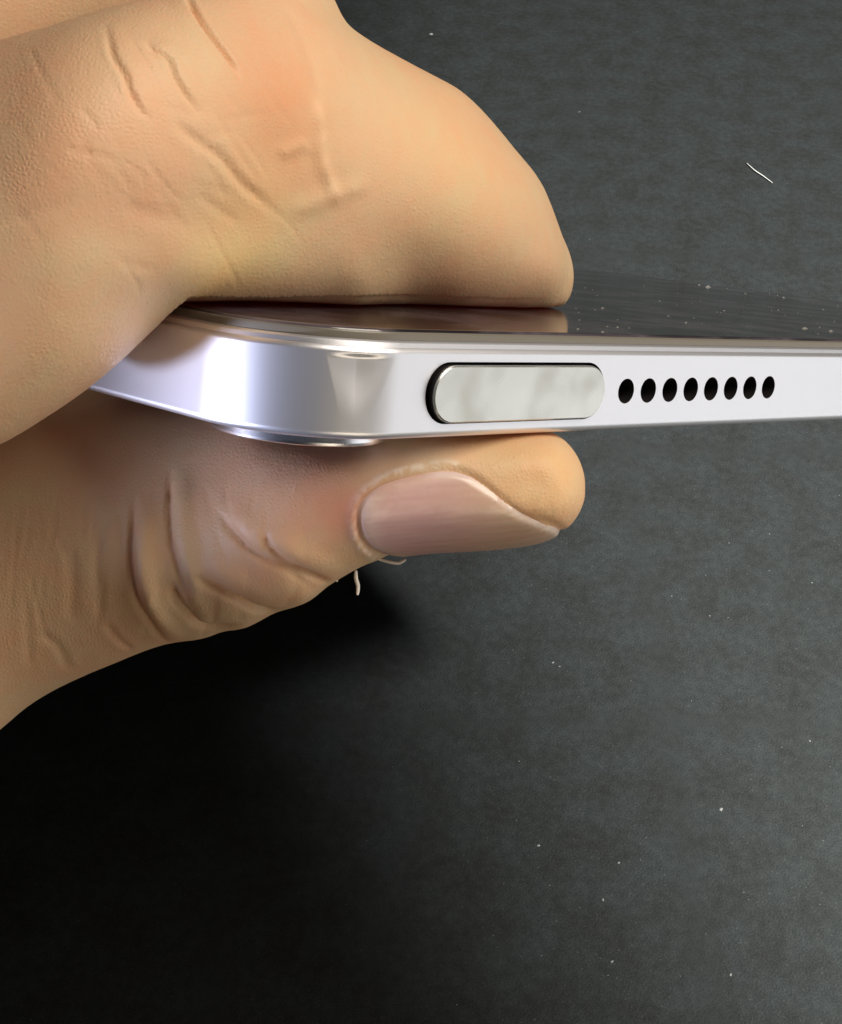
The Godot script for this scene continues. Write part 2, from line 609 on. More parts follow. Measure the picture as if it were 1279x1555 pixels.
func mesh_field(lo: Vector3, size: Vector3i) -> Array:
	# surface nets over the blocks that the surface passes through
	var step := CELL * BN
	var half := step * 0.5
	var keep := half * 1.7321 * 2.0
	var slot := {}
	jobs = []
	for k in size.z:
		for j in size.y:
			for i in size.x:
				var o := lo + Vector3(i, j, k) * step
				if absf(field(o.x + half, o.y + half, o.z + half)) < keep:
					slot[Vector3i(i, j, k)] = jobs.size()
					jobs.append(o)
	results.resize(jobs.size())
	var id := WorkerThreadPool.add_group_task(block_job, jobs.size())
	WorkerThreadPool.wait_for_group_task_completion(id)
	var base := PackedInt32Array()
	var verts := PackedVector3Array()
	for r in results:
		base.append(verts.size())
		verts.append_array(r[1])
	var tris := PackedInt32Array()
	for key: Vector3i in slot:
		var n: int = slot[key]
		var s: PackedFloat32Array = results[n][0]
		if results[n][1].size() == 0: continue
		var steps := [1, 9, 81]
		for k in 8:
			for j in 8:
				for i in 8:
					var b := k * 81 + j * 9 + i
					var f0 := s[b]
					for axis in 3:
						var f1 := s[b + steps[axis]]
						if (f0 < 0.0) == (f1 < 0.0): continue
						var u := (axis + 1) % 3
						var v := (axis + 2) % 3
						var ids := [0, 0, 0, 0]
						var good := true
						for m in 4:
							var c := Vector3i(i, j, k)
							if m == 1 or m == 2: c[u] -= 1
							if m == 2 or m == 3: c[v] -= 1
							var kk := key
							for x in 3:
								if c[x] < 0:
									c[x] += 8
									kk[x] -= 1
							if not slot.has(kk):
								good = false
								break
							var nn: int = slot[kk]
							var id_: int = results[nn][2][c.z * 64 + c.y * 8 + c.x]
							if id_ < 0:
								good = false
								break
							ids[m] = base[nn] + id_
						if not good: continue
						if f0 < 0.0:
							tris.append_array(PackedInt32Array([ids[0], ids[2], ids[1], ids[0], ids[3], ids[2]]))
						else:
							tris.append_array(PackedInt32Array([ids[0], ids[1], ids[2], ids[0], ids[2], ids[3]]))
	return [verts, tris]

func normals_of(verts: PackedVector3Array, tris: PackedInt32Array) -> PackedVector3Array:
	var n := PackedVector3Array()
	n.resize(verts.size())
	for t in range(0, tris.size(), 3):
		var a := tris[t]; var b := tris[t + 1]; var c := tris[t + 2]
		var g := (verts[c] - verts[a]).cross(verts[b] - verts[a])
		n[a] += g; n[b] += g; n[c] += g
	for i in n.size():
		n[i] = n[i].normalized()
	return n

func eased(verts: PackedVector3Array, tris: PackedInt32Array, passes: int) -> PackedVector3Array:
	var v := verts.duplicate()
	for pass_ in passes:
		var acc := PackedVector3Array(); acc.resize(v.size())
		var num := PackedInt32Array(); num.resize(v.size())
		for t in range(0, tris.size(), 3):
			var a := tris[t]; var b := tris[t + 1]; var c := tris[t + 2]
			var sum := v[a] + v[b] + v[c]
			acc[a] += sum - v[a]; acc[b] += sum - v[b]; acc[c] += sum - v[c]
			num[a] += 2; num[b] += 2; num[c] += 2
		for i in v.size():
			if num[i]: v[i] = v[i].lerp(acc[i] / num[i], 0.55)
	return v

func refine(verts: PackedVector3Array, tris: PackedInt32Array) -> Array:
	# splits the triangles that face the viewer in four, so that fine lines hold
	var n := normals_of(verts, tris)
	var out := PackedInt32Array()
	var mid := {}
	var v := verts.duplicate()
	for t in range(0, tris.size(), 3):
		var c := [tris[t], tris[t + 1], tris[t + 2]]
		var fine := true
		for k in 3:
			if v[c[k]].x < -27.0 or n[c[k]].z < -0.15: fine = false
		if not fine:
			out.append_array(PackedInt32Array(c))
			continue
		var m := [0, 0, 0]
		for k in 3:
			var a: int = c[k]
			var b: int = c[(k + 1) % 3]
			var key := mini(a, b) * 1048576 + maxi(a, b)
			if not mid.has(key):
				var e := v[b] - v[a]
				mid[key] = v.size()
				v.append((v[a] + v[b]) * 0.5 + (n[b] * e.dot(n[b]) - n[a] * e.dot(n[a])) * 0.125)
			m[k] = mid[key]
		out.append_array(PackedInt32Array([c[0], m[0], m[2], m[0], c[1], m[1], m[2], m[1], c[2], m[0], m[1], m[2]]))
	return [v, out]

# a line or ridge in the skin: points, half width, depth (negative stands proud)
var folds := []
func fold(pts: Array, width: float, deep: float, lip := 0.15, roll := 0.0) -> void:
	var line := PackedVector2Array()
	var lo := Vector2(1e9, 1e9)
	var hi := -lo
	var raw := []
	for p in pts:
		var q := on_skin(p[0], p[1])
		raw.append(Vector2(q.x, q.y))
	for i in raw.size() - 1:
		for k in 4:
			line.append(raw[i].cubic_interpolate(raw[i + 1], raw[maxi(i - 1, 0)], raw[mini(i + 2, raw.size() - 1)], k / 4.0))
	line.append(raw[-1])
	for q in line:
		lo = lo.min(q)
		hi = hi.max(q)
	var pad := Vector2.ONE * width * 11.0
	folds.append([line, width, deep, lip, lo - pad, hi + pad, roll])

func fold_depth(p: Vector2) -> float:
	var sum := 0.0
	for f in folds:
		var lo: Vector2 = f[4]
		var hi: Vector2 = f[5]
		if p.x < lo.x or p.y < lo.y or p.x > hi.x or p.y > hi.y: continue
		var line: PackedVector2Array = f[0]
		var best := 1e9
		var where := 0.0
		var side := 0.0
		for i in line.size() - 1:
			var e := line[i + 1] - line[i]
			var w := p - line[i]
			var t := clampf(w.dot(e) / maxf(e.length_squared(), 1e-9), 0.0, 1.0)
			var d := (w - e * t).length()
			if d < best:
				best = d
				side = signf(e.cross(w))
				where = (i + t) / (line.size() - 1)
		var fade := smoothstep(0.0, 0.25, where) * smoothstep(1.0, 0.75, where)
		var w: float = f[1]
		var a := best / w
		if f[6] != 0.0 and side * float(f[6]) > 0.0:
			sum += absf(f[6]) * fade * exp(-pow((a - 4.2) / 3.0, 2.0)) * smoothstep(0.0, 1.0, a)
		sum -= float(f[2]) * fade * (exp(-a * a) - float(f[3]) * exp(-(a - 2.2) * (a - 2.2)))
	return sum

var mounds := []            # [centre, radius x, radius y, turn, height]
func mound(px: float, py: float, rx: float, ry: float, turn: float, height: float) -> void:
	var q := on_skin(px, py)
	mounds.append([Vector2(q.x, q.y), rx, ry, deg_to_rad(turn), height])

var tints := []             # [centre, radius, colour factor]
func tint(px: float, py: float, r: float, c: Color) -> void:
	tints.append([on_skin(px, py), r, c])

var nail_poly := PackedVector2Array()

func build_hand() -> void:
	poly_upper = outline(PackedVector2Array([
		Vector2(863, 415), Vector2(860, 440), Vector2(846, 461), Vector2(820, 470), Vector2(770, 471), Vector2(700, 463), Vector2(660, 452), Vector2(625, 448), Vector2(590, 458), Vector2(555, 469), Vector2(520, 465),
		Vector2(460, 460), Vector2(384, 456), Vector2(330, 459), Vector2(285, 461), Vector2(262, 466), Vector2(232, 487), Vector2(200, 520), Vector2(165, 555), Vector2(130, 585), Vector2(90, 615), Vector2(45, 645), Vector2(0, 672),
		Vector2(-80, 706), Vector2(-250, 736), Vector2(-500, 742), Vector2(-900, 760), Vector2(-1180, 740), Vector2(-1260, 640), Vector2(-1200, 480), Vector2(-900, 360), Vector2(-500, 250), Vector2(-200, 140),
		Vector2(0, 78), Vector2(150, 38), Vector2(290, 0), Vector2(390, -36), Vector2(445, -50), Vector2(480, -38), Vector2(500, -12), Vector2(512, 14), Vector2(526, 45), Vector2(545, 66), Vector2(600, 97), Vector2(650, 123),
		Vector2(700, 150), Vector2(740, 187), Vector2(780, 235), Vector2(820, 284), Vector2(842, 335), Vector2(857, 380)]))
	poly_thumb = outline(PackedVector2Array([
		Vector2(888, 738), Vector2(884, 770), Vector2(866, 798), Vector2(838, 818), Vector2(800, 829), Vector2(733, 836), Vector2(655, 840), Vector2(610, 845), Vector2(575, 851), Vector2(545, 863), Vector2(515, 880), Vector2(490, 894),
		Vector2(465, 911), Vector2(440, 923), Vector2(415, 929), Vector2(395, 942), Vector2(370, 955), Vector2(340, 958), Vector2(310, 970), Vector2(270, 974), Vector2(230, 985), Vector2(180, 1005), Vector2(120, 1030), Vector2(70, 1055), Vector2(30, 1082), Vector2(0, 1108),
		Vector2(-80, 1170), Vector2(-230, 1260), Vector2(-400, 1320), Vector2(-580, 1320), Vector2(-680, 1240), Vector2(-720, 1100), Vector2(-680, 850), Vector2(-580, 720), Vector2(-400, 640), Vector2(-200, 620), Vector2(0, 580), Vector2(120, 580),
		Vector2(240, 600), Vector2(300, 612), Vector2(450, 632), Vector2(700, 645), Vector2(790, 645), Vector2(838, 655), Vector2(864, 676), Vector2(882, 705)]), true)
	rows_u.resize(GNY)
	rows_t.resize(GNY)
	var id := WorkerThreadPool.add_group_task(grid_row, GNY)
	WorkerThreadPool.wait_for_group_task_completion(id)
	for r in GNY:
		d_upper.append_array(rows_u[r])
		d_thumb.append_array(rows_t[r])
	d_upper = softened(d_upper)
	d_thumb = softened(d_thumb)
	tab_from_hand = Transform3D(tablet_basis(), tablet_corner()).affine_inverse()
	var spot := func(px: float, py: float, d: float) -> Vector3: return Vector3((px - 639.5) / FPX * d, (777.5 - py) / FPX * d, -d)
	var bone := func(a: Vector3, b: Vector3, ra: float, rb: float, blend: float) -> void: bones.append([a, b - a, ra, rb, blend])
	# web of skin between forefinger and thumb, pressed against the tablet's corner
	bone.call(spot.call(200, 440, 102.0), spot.call(40, 680, 110.0), 2.6, 4.0, 1.0)
	bone.call(spot.call(60, 500, 112.0), spot.call(0, 690, 118.0), 5.0, 6.0, 2.0)
	# heel of the hand and wrist
	bone.call(Vector3(-55, -2, -117), Vector3(-60, -8, -112), 17.0, 17.0, 6.0)
	# second finger behind the forefinger
	bone.call(spot.call(-420, 120, 97.0), spot.call(60, -66, 106.0), 9.0, 8.6, 0.3)
	bone.call(spot.call(60, -66, 106.0), spot.call(420, -190, 114.0), 8.6, 8.0, 0.3)
	# the far side of the forefinger pad, flat on the glass
	bone.call(spot.call(330, 432, 101.0), spot.call(790, 425, 126.0), 4.0, 4.0, 1.5)

	var t0 := Time.get_ticks_msec()
	var m := mesh_field(Vector3(-79, -60, -148), Vector3i(38, 36, 28))
	var verts: PackedVector3Array = m[0]
	var tris: PackedInt32Array = m[1]
	print("hand ", verts.size(), " vertices ", Time.get_ticks_msec() - t0, " ms")
	skin_details()
	verts = eased(verts, tris, 4)
	var finer := refine(verts, tris)
	verts = finer[0]
	tris = finer[1]
	var nrm := normals_of(verts, tris)
	var rough := noise(41, 0.5, 3)
	var lines := noise(42, 1.4, 2)
	var blotch := noise(43, 0.12, 3)
	var cols := PackedColorArray()
	cols.resize(verts.size())
	var nail_at := PackedFloat32Array()
	nail_at.resize(verts.size())
	var base := Color(0.70, 0.46, 0.28)
	var smooth_verts := verts.duplicate()
	for i in verts.size():
		var p := verts[i]
		var n := nrm[i]
		var d := 0.0
		var q := Vector2(p.x, p.y)
		var nd := -9.0
		if p.x > -30.0:
			if p.x > -6.0 and p.y < 6.0:
				nd = poly_distance(q, nail_poly)
			nail_at[i] = nd
			if n.z > 0.05:
				d += fold_depth(q) * smoothstep(0.05, 0.3, n.z)
			for o in mounds:
				var w: Vector2 = (q - o[0]).rotated(-o[3])
				var e: float = (w.x / o[1]) * (w.x / o[1]) + (w.y / o[2]) * (w.y / o[2])
				if e < 9.0 and n.z > -0.3:
					d += o[4] * exp(-e)
			d += 0.012 * rough.get_noise_3d(p.x, p.y, p.z) + 0.008 * lines.get_noise_3d(p.x, p.y * 0.5, p.z)
			if nd > -0.9:
				d -= 0.22 * exp(-pow(nd / 0.35, 2.0)) * smoothstep(-0.9, -0.1, nd + 0.3)
		else:
			nail_at[i] = -9.0
		# keep the skin out of the tablet
		if d > 0.0:
			var b := tab_from_hand * p
			if b.y > -1.0 and b.y < TAB_H + 1.0 and b.x > -1.0 and b.z < 1.0: d = 0.0
		smooth_verts[i] = p + n * d
		var c := base
		var bl := blotch.get_noise_3d(p.x, p.y, p.z)
		var fl := rough.get_noise_3d(p.x * 0.9 + 40.0, p.y * 0.9, p.z * 0.9)
		c = Color(c.r * (1.0 + 0.05 * bl + 0.02 * fl), c.g * (1.0 - 0.07 * bl - 0.05 * fl), c.b * (1.0 - 0.08 * bl - 0.06 * fl))
		if nd > -1.0 and p.x < nail_root + 6.0:
			# dry, pale skin along the nail's root
			var dry_ := exp(-pow((nd + 0.45) / 0.22, 2.0)) * smoothstep(-0.1, 0.35, rough.get_noise_3d(p.x * 3.0, p.y * 3.0, p.z * 3.0) + 0.15)
			c = c.lerp(Color(0.84, 0.70, 0.58), 0.7 * dry_)
		for t in tints:
			var e2: float = p.distance_squared_to(t[0]) / (t[1] * t[1])
			if e2 < 6.0:
				var w2: float = exp(-e2)
				c = Color(c.r * lerpf(1.0, t[2].r, w2), c.g * lerpf(1.0, t[2].g, w2), c.b * lerpf(1.0, t[2].b, w2))
		cols[i] = c
	nrm = normals_of(smooth_verts, tris)
	var skin := StandardMaterial3D.new()
	skin.vertex_color_use_as_albedo = true
	skin.roughness = 0.52
	skin.metallic_specular = 0.4
	skin.subsurf_scatter_enabled = true
	skin.subsurf_scatter_strength = 0.16
	skin.heightmap_enabled = true
	var pores := noise(51, 0.10, 1, FastNoiseLite.TYPE_CELLULAR)
	pores.cellular_return_type = FastNoiseLite.RETURN_DISTANCE2_SUB
	pores.domain_warp_enabled = true
	pores.domain_warp_amplitude = 8.0
	skin.heightmap_texture = ImageTexture.create_from_image(tiled(pores, 512))
	skin.heightmap_scale = 0.0034
	skin.uv1_triplanar = true
	skin.uv1_scale = Vector3.ONE * 80.0
	var root := Node3D.new()
	root.name = "hand"
	add_child(root)
	root.transform = mount
	tag(root, "bare hand pinching the tablet corner, forefinger on the screen and thumb below", "hand")
	var arrays := []
	arrays.resize(Mesh.ARRAY_MAX)
	var scaled := PackedVector3Array()
	scaled.resize(verts.size())
	for i in verts.size():
		scaled[i] = smooth_verts[i] * MM
	arrays[Mesh.ARRAY_VERTEX] = scaled
	arrays[Mesh.ARRAY_NORMAL] = nrm
	arrays[Mesh.ARRAY_COLOR] = cols
	arrays[Mesh.ARRAY_INDEX] = tris
	var mesh := ArrayMesh.new()
	mesh.add_surface_from_arrays(Mesh.PRIMITIVE_TRIANGLES, arrays)
	mesh_node("skin", mesh, skin, root)

	# thumb nail: a plate that follows the thumb and rises out of its fold
	var back := PackedInt32Array()
	back.resize(verts.size())
	back.fill(-1)
	var nv := PackedVector3Array()
	var nt := PackedInt32Array()
	var nc := PackedColorArray()
	var n0 := normals_of(verts, tris)
	for t in range(0, tris.size(), 3):
		if nail_at[tris[t]] < -0.5 or nail_at[tris[t + 1]] < -0.5 or nail_at[tris[t + 2]] < -0.5: continue
		if maxf(nail_at[tris[t]], maxf(nail_at[tris[t + 1]], nail_at[tris[t + 2]])) < -0.45: continue
		for k in 3:
			var a := tris[t + k]
			if back[a] < 0:
				back[a] = nv.size()
				var r := nail_at[a]
				var ridge := lines.get_noise_2d(verts[a].x * 0.12, verts[a].y * 2.2 + verts[a].z)
				nv.append(verts[a] + n0[a] * (lerpf(-0.36, 0.05, smoothstep(-0.3, 0.3, r)) + 0.03 * ridge))
				var base_end := smoothstep(1.6, 0.0, verts[a].x - nail_root)
				var shade := Color(0.68, 0.405, 0.365).lerp(Color(0.80, 0.58, 0.54), base_end * 0.7)
				shade = shade.lerp(Color(0.72, 0.475, 0.33), maxf(smoothstep(0.9, 0.2, r) * 0.5, 0.85 * smoothstep(3.0, 9.5, verts[a].x - nail_root)))
				shade = shade.lerp(Color(0.80, 0.66, 0.60), smoothstep(0.35, 0.05, absf(r - 0.1)) * smoothstep(3.5, 5.0, verts[a].x - nail_root) * 0.6)
				shade = Color(shade.r * (1.0 + 0.05 * ridge), shade.g * (1.0 + 0.10 * ridge), shade.b * (1.0 + 0.10 * ridge))
				nc.append(shade)
			nt.append(back[a])
	# the plate is smoother than the skin under it
	for pass_ in 3:
		var acc := PackedVector3Array(); acc.resize(nv.size())
		var num := PackedInt32Array(); num.resize(nv.size())
		for t in range(0, nt.size(), 3):
			for k in 3:
				acc[nt[t + k]] += nv[nt[t + (k + 1) % 3]] + nv[nt[t + (k + 2) % 3]]
				num[nt[t + k]] += 2
		for i in nv.size():
			nv[i] = nv[i].lerp(acc[i] / num[i], 0.5)
	var nn := normals_of(nv, nt)
	for i in nv.size(): nv[i] *= MM
	arrays = []
	arrays.resize(Mesh.ARRAY_MAX)
	arrays[Mesh.ARRAY_VERTEX] = nv
	arrays[Mesh.ARRAY_NORMAL] = nn
	arrays[Mesh.ARRAY_COLOR] = nc
	arrays[Mesh.ARRAY_INDEX] = nt
	mesh = ArrayMesh.new()
	mesh.add_surface_from_arrays(Mesh.PRIMITIVE_TRIANGLES, arrays)
	var nail := StandardMaterial3D.new()
	nail.vertex_color_use_as_albedo = true
	nail.roughness = 0.27
	nail.metallic_specular = 0.5
	nail.subsurf_scatter_enabled = true
	nail.subsurf_scatter_strength = 0.2
	mesh_node("thumb_nail", mesh, nail, root)

	# shreds of dry skin at the nail's root
	var dry := StandardMaterial3D.new()
	dry.albedo_color = lin(0.92, 0.86, 0.80)
	dry.roughness = 0.6
	var shreds := [
		[[[572, 848], [590, 853], [606, 855], [617, 849]], 0.11],
		[[[541, 866], [541, 878], [544, 890], [543, 903]], 0.15],
		[[[508, 874], [511, 880], [513, 883]], 0.10]]
	for sh in shreds:
		var path := PackedVector3Array()
		for p in sh[0]:
			var q := plan(p[0], p[1], true)
			path.append(Vector3(q.x, q.y, -thumb_depth(q.x) + 0.4))
		var shred := mesh_node("skin_shred", strand(path, sh[1]), dry, root)
		shred.set_meta("label", "pale shred of dry skin by the nail root")

var nail_root := 0.0
func skin_details() -> void:
	for p in [[549, 790], [553, 768], [566, 748], [588, 734], [631, 723], [665, 716], [695, 717], [722, 728], [752, 750], [784, 775], [811, 790], [854, 811]]:
		var q := on_skin(p[0], p[1])
		nail_poly.append(Vector2(q.x, q.y))
	for p in [[850, 840], [791, 860], [733, 862], [655, 862], [608, 850], [576, 838], [557, 816]]:
		nail_poly.append(plan(p[0], p[1], true))
	var round_ := PackedVector2Array()
	for i in nail_poly.size():
		var n := nail_poly.size()
		for k in 3:
			round_.append(nail_poly[i].cubic_interpolate(nail_poly[(i + 1) % n], nail_poly[(i + n - 1) % n], nail_poly[(i + 2) % n], k / 3.0))
	nail_root = nail_poly[0].x
	nail_poly = round_
	# forefinger: lines of the bent joint
	fold([[280, -12], [290, 8], [305, 36], [325, 66], [345, 95], [362, 126]], 0.13, 0.34, 0.2, -0.08)
	fold([[160, 30], [166, 65], [172, 88], [188, 115], [195, 138], [210, 165], [232, 186]], 0.12, 0.16, 0.2, 0.07)
	fold([[216, 62], [232, 78], [252, 92], [262, 118], [280, 148], [306, 180]], 0.13, 0.18, 0.2, 0.07)
	fold([[262, 180], [275, 196], [300, 216], [335, 240], [370, 280], [400, 305], [436, 338]], 0.24, 0.13, 0.2, 0.06)
	fold([[120, 165], [135, 178], [150, 200]], 0.12, 0.05)
	fold([[296, 290], [320, 308], [345, 328], [372, 342]], 0.25, 0.05)
	fold([[92, 222], [120, 230], [150, 235], [190, 247]], 0.14, 0.05)
	fold([[-10, 348], [30, 330], [60, 320], [120, 296]], 0.3, 0.06)
	fold([[180, 315], [215, 322], [250, 332], [290, 340]], 0.35, 0.05)
	fold([[428, 5], [446, 40], [460, 75], [472, 110], [478, 150], [484, 190]], 0.30, 0.13, 0.1, 0.10)
	fold([[470, 130], [478, 165], [484, 200], [486, 235], [500, 280], [515, 320]], 0.30, -0.16)
	fold([[425, 236], [450, 224], [468, 216]], 0.28, -0.13)
	fold([[440, 330], [470, 314], [500, 298], [530, 286], [560, 270]], 0.36, -0.12)
	var rng := RandomNumberGenerator.new()
	rng.seed = 9
	for k in 30:
		# many faint lines across the joint
		var x := rng.randf_range(0, 420)
		var y := rng.randf_range(50, 400)
		var l := rng.randf_range(60, 150)
		var a := rng.randf_range(0.75, 1.15) if rng.randf() < 0.75 else rng.randf_range(-0.25, 0.3)
		var bend := rng.randf_range(-9, 9)
		fold([[x, y], [x + l * 0.33 * cos(a) + bend, y + l * 0.33 * sin(a)], [x + l * 0.66 * cos(a) + bend, y + l * 0.66 * sin(a) - bend * 0.5], [x + l * cos(a), y + l * sin(a)]], rng.randf_range(0.10, 0.2), rng.randf_range(0.015, 0.04), 0.25)
	for k in 30:
		var x := rng.randf_range(0, 480)
		var y := rng.randf_range(700, 900)
		var l := rng.randf_range(60, 140)
		var a := rng.randf_range(1.3, 1.8)
		var bend := rng.randf_range(-8, 8)
		fold([[x, y], [x + l * 0.33 * cos(a) + bend, y + l * 0.33 * sin(a)], [x + l * 0.66 * cos(a) + bend, y + l * 0.66 * sin(a)], [x + l * cos(a), y + l * sin(a)]], rng.randf_range(0.12, 0.25), rng.randf_range(0.015, 0.04), 0.25)
	mound(375, 150, 4.0, 2.6, -20, 0.30)
	mound(470, 60, 3.0, 4.5, 0, 0.25)
	mound(350, 415, 6.0, 1.7, 8, 0.55)
	mound(300, 345, 6.0, 2.0, 10, -0.4)
	mound(425, 225, 2.2, 3.2, 10, -0.45)
	mound(640, 260, 6.0, 5.0, -30, 0.4)
	mound(120, 330, 6.0, 5.0, 20, 0.3)
	# thumb: loose skin over the bent joint
	fold([[205, 745], [201, 790], [199, 830], [201, 875], [210, 915], [232, 950], [275, 978]], 0.24, 0.32, 0.0, 0.50)
	fold([[259, 705], [257, 750], [257, 800], [264, 845], [276, 882], [296, 918]], 0.22, 0.24, 0.0, 0.30)
	fold([[262, 880], [268, 908], [285, 932], [310, 951], [345, 966]], 0.26, 0.46, 0.0, 0.28)
	fold([[290, 868], [330, 890], [362, 906], [392, 922], [430, 938]], 0.26, 0.46, 0.0, 0.26)
	fold([[322, 765], [346, 798], [370, 826], [400, 848], [435, 863], [484, 894]], 0.24, 0.18, 0.0, 0.20)
	fold([[396, 800], [412, 832], [438, 856], [468, 870], [512, 890]], 0.24, 0.32, 0.0, 0.18)
	fold([[182, 770], [183, 805], [186, 850]], 0.3, 0.08)
	fold([[145, 790], [146, 850], [148, 900], [155, 950]], 0.35, 0.08)
	fold([[108, 830], [110, 880], [108, 950]], 0.35, 0.07)
	fold([[160, 945], [178, 970], [204, 988]], 0.25, 0.10)
	fold([[242, 884], [234, 900], [236, 915]], 0.2, -0.06)
	fold([[60, 960], [90, 985], [105, 1020]], 0.3, 0.07)
	mound(232, 880, 1.1, 3.0, 10, 0.25)
	mound(345, 905, 2.6, 1.4, -20, 0.25)
	mound(440, 895, 2.2, 1.1, -30, 0.25)
	mound(500, 770, 3.4, 2.2, -10, -0.3)
	# nail fold
	fold([[650, 700], [618, 710], [592, 722], [566, 738], [545, 758], [535, 785], [540, 815], [558, 840], [595, 856]], 0.30, -0.20, 0.0)
	fold([[690, 702], [722, 718], [748, 738], [780, 766], [812, 788], [850, 808], [876, 808]], 0.24, -0.10, 0.0)
	# colour of the skin itself
	tint(370, 130, 6.0, Color(1.0, 0.95, 0.95))
	tint(400, 90, 3.0, Color(1.0, 0.94, 0.93))
	tint(180, 260, 6.0, Color(0.99, 0.95, 0.96))
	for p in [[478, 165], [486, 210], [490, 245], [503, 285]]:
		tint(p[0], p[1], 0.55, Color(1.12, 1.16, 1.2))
	tint(430, 200, 4.0, Color(0.94, 0.84, 0.76))
	tint(700, 300, 9.0, Color(1.04, 1.03, 0.96))
	tint(350, 400, 5.0, Color(1.0, 1.06, 0.86))
	tint(535, 780, 2.4, Color(0.80, 0.62, 0.64))
	tint(470, 750, 5.0, Color(0.95, 0.84, 0.86))
	tint(830, 720, 6.0, Color(1.05, 1.02, 0.90))
	tint(300, 860, 6.0, Color(0.97, 0.94, 0.94))

# ------------------------------------------------------------------ small things
func fleck(st: SurfaceTool, at: Vector3, along: Vector3, up: Vector3, length: float, width: float, rng: RandomNumberGenerator) -> void:
	# an uneven flattened crumb or shred
	var side := along.cross(up).normalized()
	var ring := 7
	var mid := PackedVector3Array()
	for k in ring:
		var a := TAU * k / ring
		mid.append(at + along * cos(a) * length * 0.5 * rng.randf_range(0.7, 1.1) + side * sin(a) * width * 0.5 * rng.randf_range(0.6, 1.2))
	var top := at + up * width * 0.35
	for k in ring:
		var a := mid[k]
		var b := mid[(k + 1) % ring]
		var n := ((a - at).normalized() * 0.6 + up).normalized()
		tri(st, top, a, b, up, n, n)

func strand(path: PackedVector3Array, radius: float) -> ArrayMesh:
	# a tapered strand through the points
	var st := new_st()
	var pts := PackedVector3Array()
	for i in path.size() - 1:
		for k in 4:
			pts.append(path[i].cubic_interpolate(path[i + 1], path[maxi(i - 1, 0)], path[mini(i + 2, path.size() - 1)], k / 4.0))
	pts.append(path[-1])
	var rings := []
	for i in pts.size():
		var d := (pts[mini(i + 1, pts.size() - 1)] - pts[maxi(i - 1, 0)]).normalized()
		var u := d.cross(Vector3(0.3, 0.2, 1.0)).normalized()
		var v := u.cross(d)
		var t := float(i) / (pts.size() - 1)
		var r := radius * (0.25 + 0.75 * sqrt(sin(PI * clampf(t * 0.9 + 0.05, 0.0, 1.0))))
		var ring := []
		for k in 7:
			var a := TAU * k / 6.0
			var n := u * cos(a) + v * sin(a)
			ring.append([pts[i] + n * r * (1.0 if k % 2 else 0.85), n])
		rings.append(ring)
	for i in rings.size() - 1:
		for k in 6:
			quad(st, rings[i][k][0], rings[i][k + 1][0], rings[i + 1][k + 1][0], rings[i + 1][k][0], rings[i][k][1], rings[i][k + 1][1], rings[i + 1][k + 1][1], rings[i + 1][k][1])
	for e in [0, rings.size() - 1]:
		for k in 6:
			tri(st, pts[e], rings[e][k][0], rings[e][k + 1][0], rings[e][k][1], rings[e][k][1], rings[e][k + 1][1])
	return st.commit()

